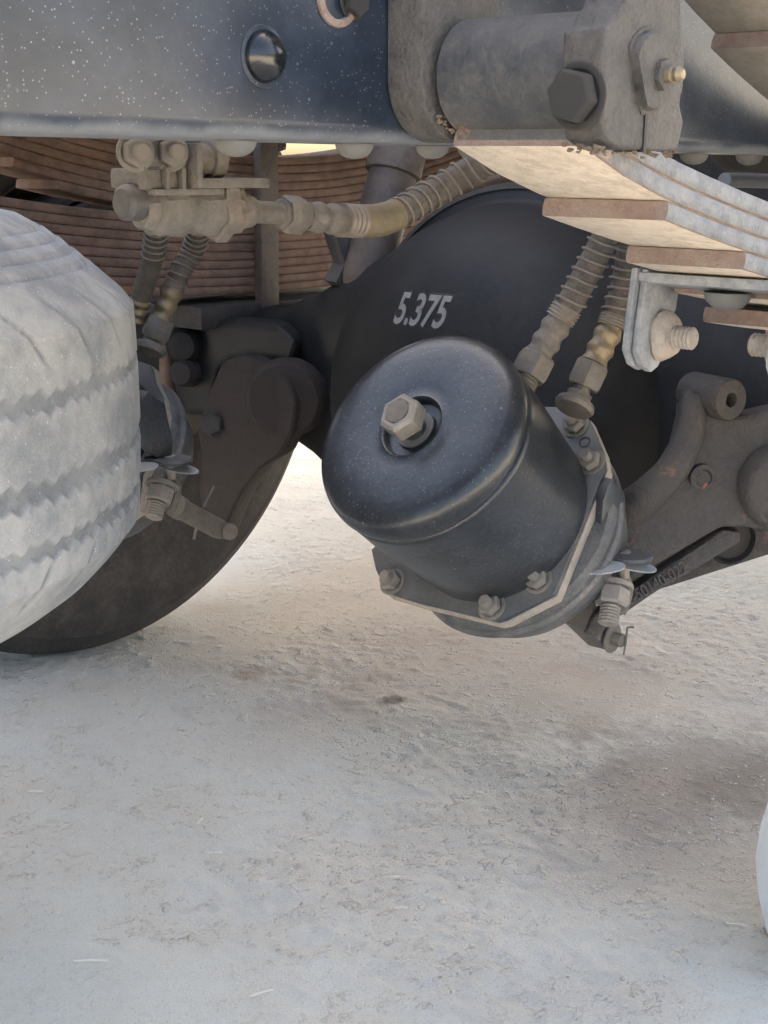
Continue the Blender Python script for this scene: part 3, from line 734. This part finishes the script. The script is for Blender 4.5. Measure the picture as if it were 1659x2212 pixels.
# ---- air hoses
def hose(label, pts, secs, r=.0105, parent=truck, coil_from=None, coil_to=None, pitch=.0088, mat='hose', gold=None, wire=.0012, hexk=1.45, fk=1.02):
    path = crom(pts, 14); L = [0.]
    for a, b in zip(path, path[1:]): L.append(L[-1] + (b - a).length)
    def P(s):
        s = max(0, min(L[-1] - 1e-6, s)); i = max(0, int(np.searchsorted(L, s)) - 1); f = (s - L[i]) / max(1e-9, L[i + 1] - L[i]); return path[i].lerp(path[i + 1], f)
    def D(s): return (P(s + .003) - P(s - .003)).normalized()
    tot = L[-1]; s0 = sum(l for _, l in secs)
    n = max(8, int((tot - s0) / .006)); ss = [s0 + (tot - s0) * i / n for i in range(n + 1)]
    root = build(G().tube([P(s) for s in ss], r, 16), 'air_hose', mat, truck, label=label)
    s = 0.
    for kind, ln in secs:
        o, d = P(s), D(s + ln / 2)
        if kind == 'thread': build(G().thread(o, d, r * .95, ln, .0026), 'threaded_adaptor', 'fitting', root)
        elif kind == 'neck': build(G().lathe(o, d, [(0, 0), (r * 1.0, 0), (r * 1.0, ln * .22), (r * .72, ln * .34), (r * .70, ln), (0, ln)], 20), 'fitting_neck', 'fitting', root)
        elif kind == 'elbow': build(G().lathe(o, d, [(0, 0), (r * 1.45, 0), (r * 1.6, ln * .25), (r * 1.5, ln * .5), (r * 1.0, ln * .62), (r * .95, ln), (0, ln)], 20), 'elbow_boss', 'fitting', root)
        elif kind == 'hex': build(G().hexa(o, d, r * hexk, ln, phase=.4), 'hex_nut', 'fitting', root, smooth=30)
        elif kind in ('ferrule', 'brass_ferrule'):
            prof = [(0, 0)] + [(r * (fk + .09 * math.cos(2 * math.pi * 2.5 * t + .4)), ln * t) for t in np.linspace(0, 1, 22)] + [(0, ln)]
            build(G().lathe(o, d, prof, 22), 'ferrule', 'brass' if kind[0] == 'b' else 'fitting', root, smooth=60)
        elif kind == 'band': build(G().lathe(o, d, [(0, 0)] + [(r * (1.10 + .05 * math.cos(2 * math.pi * 4 * t)), ln * t) for t in np.linspace(0, 1, 26)] + [(0, ln)], 22), 'coil_end', 'coil', root, smooth=60)
        elif kind == 'tape': build(G().tube([P(s + ln * i / 10) for i in range(11)], [r * (1.12 + .03 * (i % 2)) for i in range(11)], 18), 'tape_wrap', 'brass', root)
        s += ln
    c0 = s0 if coil_from is None else coil_from; c1 = tot
    m = int((c1 - c0) / pitch * 14); hp = []
    for i in range(m + 1):
        sv = c0 + (c1 - c0) * i / m; x, y, z = frame_of(D(sv), (.3, .2, 1)); a = 2 * math.pi * i / 14
        hp.append(P(sv) + x * (r * 1.12) * math.cos(a) + y * (r * 1.12) * math.sin(a))
    build(G().tube(hp, wire, 5), 'coil_guard', 'coil', root)
    return root
FIT = [('thread', .010), ('hex', .021), ('ferrule', .034), ('band', .012)]
A = lambda px, py, Y: at(px, py, Y=Y)
hose('ridged air hose rising from the near chamber, left of the pair', [A(1128, 838, .66), A(1150, 792, .66), A(1180, 735, .655), A(1240, 640, .64), A(1312, 505, .62), A(1345, 430, .60)], FIT, r=.0112)
hose('air hose with brass ferrule on the near chamber, right of the pair', [A(1238, 885, .645), A(1258, 838, .645), A(1290, 768, .64), A(1325, 690, .635), A(1352, 590, .63), A(1368, 480, .62)], [('elbow', .014), ('neck', .008), ('hex', .022), ('brass_ferrule', .034), ('band', .010)], r=.0108)
hose('air hose with brass ferrule on the far chamber', [A(322, 760, 1.19), A(338, 715, 1.19), A(362, 655, 1.18), A(388, 590, 1.17), A(420, 530, 1.16), A(440, 440, 1.12)], [('elbow', .016), ('hex', .024), ('brass_ferrule', .036), ('band', .010)], r=.0112)
hose('shaded air hose behind, next to the spare tyre', [A(292, 690, 1.21), A(305, 640, 1.20), A(325, 575, 1.18), A(338, 510, 1.16), A(342, 440, 1.13)], [('brass_ferrule', .026)], r=.0112, coil_from=.075)
hose('air hose with gold wrap running from the relay valve up behind the spring', [A(520, 456, .66), A(600, 461, .66), A(690, 470, .66), A(775, 478, .66), A(845, 468, .66), A(930, 420, .655), A(1010, 372, .64), A(1075, 335, .62)],
     [('neck', .034), ('thread', .003), ('hex', .019), ('ferrule', .036), ('band', .018), ('tape', .040)], r=.0100, pitch=.0095, wire=.0010, hexk=1.25, fk=.96)

# ---- relay valve hanging under the frame
VY = .66
def vx(px, py): return at(px, py, Y=VY)
o, e_ = vx(300, 455), vx(520, 452); dv = (e_ - o).normalized()
Lv = (e_ - o).length
g = G().lathe(o, dv, [(0, 0), (.010, 0), (.012, .003), (.012, .008), (.0155, .010), (.0155, .017), (.0165, .019), (.0165, .030), (.0150, .032), (.0150, .044), (.0165, .047), (.0165, .056), (.0150, .060), (.0150, .072), (0, .072)], 8, phase=.39)
valve = build(g, 'relay_valve', 'valve', truck, label='dusty alloy relay valve with hex fittings under the frame rail')
build(G().hexa(vx(455, 452), dv, .0205, .011, phase=.35), 'hex_nut', 'fitting', valve, smooth=30)
build(G().hexa(vx(486, 453), dv, .0155, .009, phase=.1), 'hex_nut', 'fitting', valve, smooth=30)
build(G().lathe(vx(508, 455), dv, [(0, 0), (.0118, 0), (.0122, .002), (.011, .008), (.0085, .009), (0, .009)], 28), 'fitting_collar', 'fitting', valve)
a_, b_ = vx(262, 420), vx(262, 470)
build(G().lathe(vx(262, 438) + V((0, 0, .0)), dv, [(0, 0), (.008, 0), (.0105, .003), (.0105, .012), (.008, .014), (0, .014)], 24), 'end_plug', 'blackplate', valve)
build(G().abox(vx(272, 0).x, vx(378, 0).x, VY - .012, VY + .02, vx(0, 410).z, vx(0, 362).z), 'valve_neck', 'valve', valve, bevel=.002)
for px in (270, 318, 352): build(G().abox(vx(px, 380).x, vx(px + 8, 380).x, VY - .0175, VY - .0115, vx(300, 408).z, vx(300, 360).z), 'valve_rib', 'valve', valve, bevel=.001)
build(G().abox(vx(285, 0).x, vx(440, 0).x, VY - .016, VY + .022, vx(0, 425).z, vx(0, 408).z), 'valve_flange', 'valve', valve, bevel=.0015)
build(G().abox(vx(365, 0).x, vx(377, 0).x, VY - .022, VY + .03, vx(0, 408).z, vx(0, 300).z), 'angle_bracket', 'valve', valve, bevel=.001)
build(G().abox(vx(377, 0).x, vx(530, 0).x, VY - .020, VY + .03, vx(0, 408).z, vx(0, 384).z), 'angle_bracket', 'valve', valve, bevel=.001)
build(G().abox(vx(238, 0).x, vx(362, 0).x, VY - .014, VY - .009, vx(0, 360).z, vx(0, 296).z), 'mounting_plate', 'blackplate', valve, bevel=.003)
for px in (243, 318):
    q = vx(px + 14, 328); inst('stud_nut', STUD, valve, (q.x, VY - .0142, q.z), (-.35, -1, 0), .0088)
build(G().cyl(vx(395, 378), V((1, .1, .15)), .006, .014, 16), 'screw_head', 'valve', valve)
build(G().lathe(vx(392, 345), dv, [(0, 0), (.0095, 0), (.0095, .018), (.0115, .019), (.0115, .028), (.008, .030), (0, .030)], 26), 'side_port', 'fitting', valve)

# ---- shock absorber in front of the far spring
s0_, s1_ = at(868, 300, Y=1.16), at(792, 600, Y=1.16)
dd = (s0_ - s1_).normalized(); Ls = (s0_ - s1_).length
shock = build(G().lathe(s1_, dd, [(0, -.03), (.018, -.028), (.028, -.01), (.030, .0), (.030, .13), (.0345, .132), (.0345, Ls + .1), (0, Ls + .1)], 36), 'shock_absorber', 'shock', truck, label='brown dusty shock absorber standing before the far spring')
build(G().prism([at(a, b_, Y=1.18) for a, b_ in ((722, 500), (765, 510), (790, 600), (775, 640), (725, 610), (745, 570))], (.01, .03, 0)), 'shock_bracket', 'blackplate', shock, bevel=.003)

# ---- far brake spider and slack adjuster
pl = [(470, 800), (478, 782), (510, 770), (545, 772), (585, 790), (622, 822), (640, 870), (632, 930), (605, 985), (560, 1015), (525, 1060), (500, 1110), (480, 1165), (438, 1160), (428, 1060), (432, 985), (424, 930), (440, 880), (455, 835)]
spider = build(G().prism([at(a, b_, X=1.20) for a, b_ in pl], (.05, .02, 0)), 'brake_spider', 'brown', truck, bevel=.009, bseg=3, label='brown dusty cast brake spider on the far side')
inst('hex_bolt', HEXB, spider, at(462, 915, X=1.198), (-1, -.5, .1), .0145)
build(G().lathe(at(612, 865, X=1.205), (-1, -.6, 0), [(.050, -.03), (.048, -.006), (.043, .0), (.020, .003), (0, .003)], 36), 'spider_boss', 'brown', spider)
build(G().prism([at(a, b_, X=1.225) for a, b_ in ((375, 720), (400, 700), (500, 690), (600, 700), (640, 740), (620, 800), (500, 780), (470, 800), (450, 900), (400, 900), (370, 830), (395, 780))], (.05, .03, 0)), 'spider_arm', 'axle', spider, bevel=.012, bseg=3)
build(G().lathe(at(400, 745, X=1.215), (-1, -.6, 0), [(0, .02), (.018, .018), (.024, .008), (.025, -.02)], 22), 'arm_boss', 'axle', spider)
build(G().lathe(at(405, 805, X=1.215), (-1, -.5, .1), [(0, .028), (.014, .026), (.018, .016), (.02, -.02)], 22), 'arm_boss', 'brown', spider)
build(G().abox(*sorted((at(533, 1030, Y=1.52).x, at(560, 1030, Y=1.52).x)), 1.50, 1.54, at(0, 1048, Y=1.52).z, at(0, 1012, Y=1.52).z), 'brake_lining', 'lining', spider, bevel=.004)
# slack adjuster fork at the far side
q0, q1 = at(378, 1092, Y=1.13), at(482, 1148, Y=1.15)
dq = (q1 - q0).normalized(); hx, hy, hz_ = frame_of(dq)
slack = build(G().box((q0 + q1) / 2 + dq * .004, dq * ((q1 - q0).length * .42), hx * .0072, hy * .0108), 'slack_adjuster', 'fitting', truck, bevel=.005, bseg=3, label='tan clevis of the far slack adjuster with split pin')
build(G().cyl(q1 + V((.004, .014, 0)), (-.25, -1, .1), .0095, .032, 24), 'clevis_pin', 'fitting', slack)
build(G().lathe(q0 + dq * .0, dq, [(0, -.004), (.013, 0), (.013, .012), (.0105, .016), (0, .018)], 22), 'clevis_collar', 'fitting', slack)
build(G().tube([at(462, 1050, Y=1.12), at(440, 1095, Y=1.12)], .0013, 6), 'split_pin', 'fitting', slack)
build(G().tube([at(424, 1140, Y=1.12), at(419, 1165, Y=1.12)], .0016, 6), 'split_pin', 'fitting', slack)

# ---- near camshaft bracket casting on the axle
BY = .60
def bb(px, py, y=BY): return V((0, 0, CH)) + (fwc + r2 * ((px - 829.5) / CF) + u2 * ((1106 - py) / CF)) * (1.245 + (y - BY))
pl = [(1478, 850), (1500, 838), (1545, 838), (1552, 870), (1560, 905), (1610, 900), (1700, 880), (1760, 900), (1760, 1160), (1659, 1150), (1610, 1140), (1560, 1140), (1500, 1174), (1420, 1222), (1350, 1268), (1300, 1306), (1290, 1270), (1330, 1120), (1385, 1060), (1430, 1020), (1460, 970), (1474, 910)]
br = build(G().prism([bb(a, b_) for a, b_ in pl], fwd * .035), 'camshaft_bracket', 'castdark', truck, bevel=.006, bseg=3, label='dark cast camshaft bracket beside the near brake chamber')
ridge = crom([bb(1497, 862, BY + .004), bb(1492, 930, BY - .008), bb(1462, 1000, BY - .01), bb(1405, 1062, BY - .01), bb(1345, 1110, BY + .008)], 8)
build(G().tube(ridge, [.011 + .006 * i / len(ridge) for i in range(len(ridge))], 14), 'bracket_rib', 'castdark', br, smooth=70)
c_ = bb(1492, 846, BY + .03)
build(G().lathe(c_, (-.35, -1, 0), [(.010, 0), (.0175, .0), (.0185, .003), (.0185, .050), (.0172, .0525), (.0065, .0525), (.0065, .040), (0, .040)], 30), 'bracket_boss', 'castdark', br)
c_ = bb(1690, 1055, BY)
build(G().lathe(c_, (-.6, -.75, 0), [(.040, -.01), (.038, .006), (.034, .010), (.030, .0105), (.029, .007), (0, .006)], 40), 'shaft_boss', 'castdark', br)
build(G().lathe(bb(1515, 1030, BY + .002), (-.6, -.75, 0), [(.012, -.004), (.012, .0045), (.008, .0055), (.006, .001), (0, .0)], 20), 'bracket_plug', 'castdark', br)
build(G().lathe(bb(1522, 1050, BY - .0005), (-.6, -.75, 0), [(.0026, 0), (.0022, .0005), (0, .0008)], 9, rfun=lambda k, t, r: r * (1 + .4 * math.sin(2 * t))), 'paint_dab', 'redpaint', br)
pl = [(1262, 1372), (1285, 1330), (1350, 1285), (1420, 1238), (1500, 1188), (1562, 1145), (1600, 1150), (1600, 1172), (1470, 1250), (1420, 1278), (1330, 1340), (1290, 1378)]
strip = build(G().prism([bb(a, b_, BY + .012) for a, b_ in pl], fwd * .02), 'bracket_strip', 'castdark', br, bevel=.003)
pl = [(1400, 1285), (1500, 1215), (1600, 1150), (1760, 1140), (1760, 1180), (1659, 1202), (1540, 1240)]
build(G().prism([bb(a, b_, BY + .10) for a, b_ in pl], fwd * .05), 'bracket_base', 'castdark', br, bevel=.006)
build(G().lathe(bb(1572, 1158, BY + .06), (-.6, -.75, -.1), [(.024, -.02), (.024, .012), (.0215, .0135), (.019, .008), (0, .008)], 28), 'tube_end', 'axle', br)
tm = text_mesh('12-50140-022', .0150)
p0, p1 = bb(1322, 1316, BY + .0105), bb(1500, 1212, BY + .0105); tx = (p1 - p0).normalized(); nf = -fwd; ty = nf.cross(tx)
if ty.z < 0: ty = -ty
bm = bmesh.new(); bm.from_mesh(tm)
r_ = bmesh.ops.extrude_face_region(bm, geom=bm.faces[:]); 
for v in [x for x in r_['geom'] if isinstance(x, bmesh.types.BMVert)]: v.co.z += .0016
mid = (p0 + p1) / 2; k = (p1 - p0).length / .105
for v in bm.verts: v.co = mid + tx * (v.co.x * k) + ty * (v.co.y * 1.1) + nf * (v.co.z + .0002)
bmesh.ops.recalc_face_normals(bm, faces=bm.faces)
bm.to_mesh(tm); bm.free(); tm.materials.clear(); tm.materials.append(MT['cast'])
put(bpy.data.objects.new('cast_number', tm), br)
# brake parts in the dark behind: lining block with a red paint dab
blk = build(G().prism([at(a, b_, Y=.74) for a, b_ in ((1330, 930), (1370, 900), (1420, 905), (1435, 930), (1400, 990), (1392, 1080), (1340, 1130), (1300, 1080), (1310, 970))], (.02, .05, 0)), 'actuator_bracket', 'brown', truck, bevel=.006, label='brown bracket with red paint dab behind the near chamber')
build(G().tube(crom([at(1358, 915, Y=.736), at(1368, 925, Y=.735), at(1378, 945, Y=.735)], 5), [.008] * 5 + [.0055] * 6, 8), 'paint_dab', 'redpaint', blk)

# ---- pipe and gusset beyond the frame at the right
build(G().tube([at(1565, 389, Y=.62), at(1760, 395, Y=.62)], .0065, 14), 'air_pipe', 'frame', truck, label='dark pipe below the frame rail at the right')
build(G().prism([at(a, b_, Y=.70) for a, b_ in ((1555, 330), (1760, 330), (1760, 380), (1590, 372))], (.01, .02, 0)), 'frame_gusset', 'castdark', truck, bevel=.002)

# ------------------------------------------------------------------ spare tyre hung level under the frame
SR = .46; TPt = at(304, 880, X=.755)
Tn = V((TPt.x, TPt.y, 0)); sight = V((Tn.x, Tn.y, 0)).normalized(); lft = V((-sight.y, sight.x, 0))
SC_ = Tn + lft * SR; SZ = .562
def spare():
    nt = 1400
    # (radius, height) cross-section, lower side first
    prof = [(.262, -.118), (.275, -.132), (.31, -.150), (.35, -.156), (.385, -.148), (.405, -.139), (.425, -.124), (.440, -.108), (.448, -.098), (.4535, -.0895)]
    prof += [(.4560 + .0035 * math.cos(z / .088 * 1.35), z) for z in np.linspace(-.086, .086, 130)]
    prof += [(.4535, .0895), (.450, .0945), (.446, .0985), (.442, .102), (.438, .1055), (.434, .109), (.430, .1125), (.4265, .1155), (.4235, .1185), (.4210, .1165), (.4180, .1225), (.4115, .1285), (.4090, .1258), (.4060, .1320), (.3995, .1380), (.3970, .1345), (.3940, .1410), (.3870, .1465), (.3845, .1430), (.3815, .1490), (.365, .158), (.34, .163), (.31, .156), (.275, .136), (.262, .118)]
    prof = np.array(prof); m = len(prof)
    th = np.arange(nt) * 2 * math.pi / nt
    RR = np.repeat(prof[None, :, 0], nt, 0); ZZ = np.repeat(prof[None, :, 1], nt, 0); TH = th[:, None]
    tri = lambda u: 2 * np.abs((u % 1) - .5) * 2 - 1
    MASK = np.zeros_like(RR)
    for zc_, w, dpt in ((.043, .0062, .0026), (-.018, .0075, .0032), (-.060, .0066, .0030)):
        zz = zc_ + .0026 * tri(TH * 150 / (2 * math.pi)) + .0016 * tri(TH * 61 / (2 * math.pi)) + .0012 * np.sin(TH * 17)
        wv = w * (.75 + .5 * vnoise(TH * 14, ZZ * 0 + zc_ * 50, 21))
        g_ = np.exp(-((ZZ - zz) / wv) ** 8) * (np.abs(ZZ) < .086)
        RR = RR - g_ * dpt
        MASK = np.maximum(MASK, g_ * (.35 + .65 * vnoise(TH * 9, ZZ * 40, 22)))
    # slanted slits across the upper and lower shoulder
    for sgn, lo, hi in ((1, .060, .113), (-1, .066, .108)):
        u = (TH * 44 / (2 * math.pi) + (ZZ * sgn) * 13.) % 1
        slit = np.exp(-((u - .5) / .045) ** 2) * np.clip((ZZ * sgn - lo) / .012, 0, 1) * np.clip((hi - ZZ * sgn) / .012, 0, 1)
        RR = RR - slit * .0018; MASK = np.maximum(MASK, slit * .9)
    vs = np.stack([RR * np.cos(TH), RR * np.sin(TH), ZZ], -1).reshape(-1, 3)
    idx = np.arange(nt * m).reshape(nt, m); nx = np.roll(idx, -1, 0)
    q = np.stack([idx[:, :-1], nx[:, :-1], nx[:, 1:], idx[:, 1:]], -1).reshape(-1, 4)
    me = bpy.data.meshes.new('spare_tyre'); me.from_pydata(vs.tolist(), [], q.tolist())
    me.polygons.foreach_set('use_smooth', [True] * len(q)); me.materials.append(MT['spare'])
    at_ = me.attributes.new('groove', 'FLOAT', 'POINT'); at_.data.foreach_set('value', MASK.ravel().astype(np.float32))
    o = bpy.data.objects.new('spare_tyre', me)
    W = Matrix.Translation((SC_.x, SC_.y, SZ)) @ Matrix.Rotation(R(0), 4, right)
    put(o, None, W); o['label'] = 'pale grey dusty spare tyre hung flat under the frame rail'; o['category'] = 'tyre'
    rim = build(G().lathe((0, 0, 0), (0, 0, 1), [(.264, -.118), (.255, -.11), (.245, -.06), (.245, .06), (.255, .11), (.264, .118), (.27, .124)], 64), 'rim', 'rim', o, W)
    return o
spare()
g = G().cyl((SC_.x, SC_.y, .405), (0, 0, 1), .012, .47, 16).cyl((SC_.x, SC_.y, .400), (0, 0, 1), .275, .012, 40)
g.abox(SC_.x - .03, SC_.x + .03, YF + .01, 2 * YM - YF - .01, .865, .925)
build(g, 'spare_carrier', 'castdark', truck, label='carrier plate and rod holding the spare tyre')

# ------------------------------------------------------------------ white sack at the right edge, straws, small stones
c = at(1931, 2062, Z=0)
prof = [(0, 0), (.085, .0005), (.112, .006), (.126, .022), (.135, .05), (.1385, .08), (.137, .115), (.130, .16), (.117, .21), (.095, .26), (.055, .30), (.03, .315), (.045, .34), (.02, .345), (0, .345)]
s_ = build(G().lathe((c.x, c.y, 0), (0, 0, 1), prof, 128, rfun=lambda k, t, r: r * (1 + .012 * math.sin(5 * t + k * .7) + .008 * math.sin(11 * t - k))), 'sack', 'sack', None, smooth=80)
s_['label'] = 'white rounded sack edge bulging in at the right border'; s_['category'] = 'sack'

MT['straw'] = dusty('straw', (.72, .67, .56), None, (.5, .46, .4), .3, 0, 0, .7, scale=60)
for (px, py, ln, ang, lab) in ((76, 1707, .016, 0, 'pale straw bit on the ground at the far left below the spare tyre'), (852, 1896, .010, .2, 'short pale straw bit in the middle of the foreground ground'),
        (868, 1958, .011, 0, 'pale straw bit just below the middle one on the ground'), (1590, 2005, .017, -.2, 'pale straw bit on the ground beside the white sack'),
        (195, 2075, .028, .05, 'longest pale straw, lying on the ground at the lower left'), (565, 2148, .020, .5, 'slanted pale straw near the bottom edge, left of centre'),
        (432, 1776, .014, 1.3, 'pale straw pointing away from the viewer, left of centre on the ground'), (465, 1840, .013, .1, 'small pale straw just below the one pointing away')):
    p = at(px, py, Z=.0); z = float(gheight(np.array([p.x]), np.array([p.y]))[0]) - .0012
    d = (right * math.cos(ang) + fwd * math.sin(ang)) * ln * .6
    o = build(G().tube([V((p.x, p.y, z)) - d, V((p.x, p.y, z + .001)), V((p.x, p.y, z)) + d], .0010, 5), 'straw', 'straw')
    o['label'] = lab; o['category'] = 'straw'; o['group'] = 'straws on the ground'

def gravel():
    g = G()
    spots = [(330, 1500, .10, 130), (100, 1560, .12, 80), (1560, 1700, .16, 220), (1420, 1760, .14, 150), (640, 1530, .04, 20), (420, 1620, .06, 40), (1500, 1900, .12, 80)]
    P = []
    for (px, py, sp, n) in spots:
        c = at(px, py, Z=0)
        for _ in range(n): P.append((c.x + random.gauss(0, sp), c.y + random.gauss(0, sp), random.uniform(.0008, .0026)))
    for _ in range(700):
        c = at(random.uniform(-50, 1700), random.uniform(1100, 2212), Z=0); P.append((c.x, c.y, random.uniform(.0006, .0018)))
    zs = gheight(np.array([p[0] for p in P]), np.array([p[1] for p in P])) - .004
    for (x, y, r), z in zip(P, zs):
        ph = random.random() * 6; sq = random.uniform(.3, .6)
        g.lathe((x, y, z - r * sq * .7), (random.gauss(0, .2), random.gauss(0, .2), 1), [(r * .8, 0), (r, r * sq), (r * .6, r * sq * 1.7), (0, r * sq * 1.9)], 6, None, 0, ph, lambda k, t, q: q * (1 + .25 * math.sin(2 * t + ph + k)))
    MT['clod'] = dusty('clod', (.50, .47, .43), (.53, .48, .42), (.55, .51, .46), .5, 0, 0, .95, scale=80)
    o = build(g, 'loose_gravel', 'clod', smooth=50); o['kind'] = 'stuff'; o['label'] = 'loose grit and small clods scattered on the ground'
gravel()
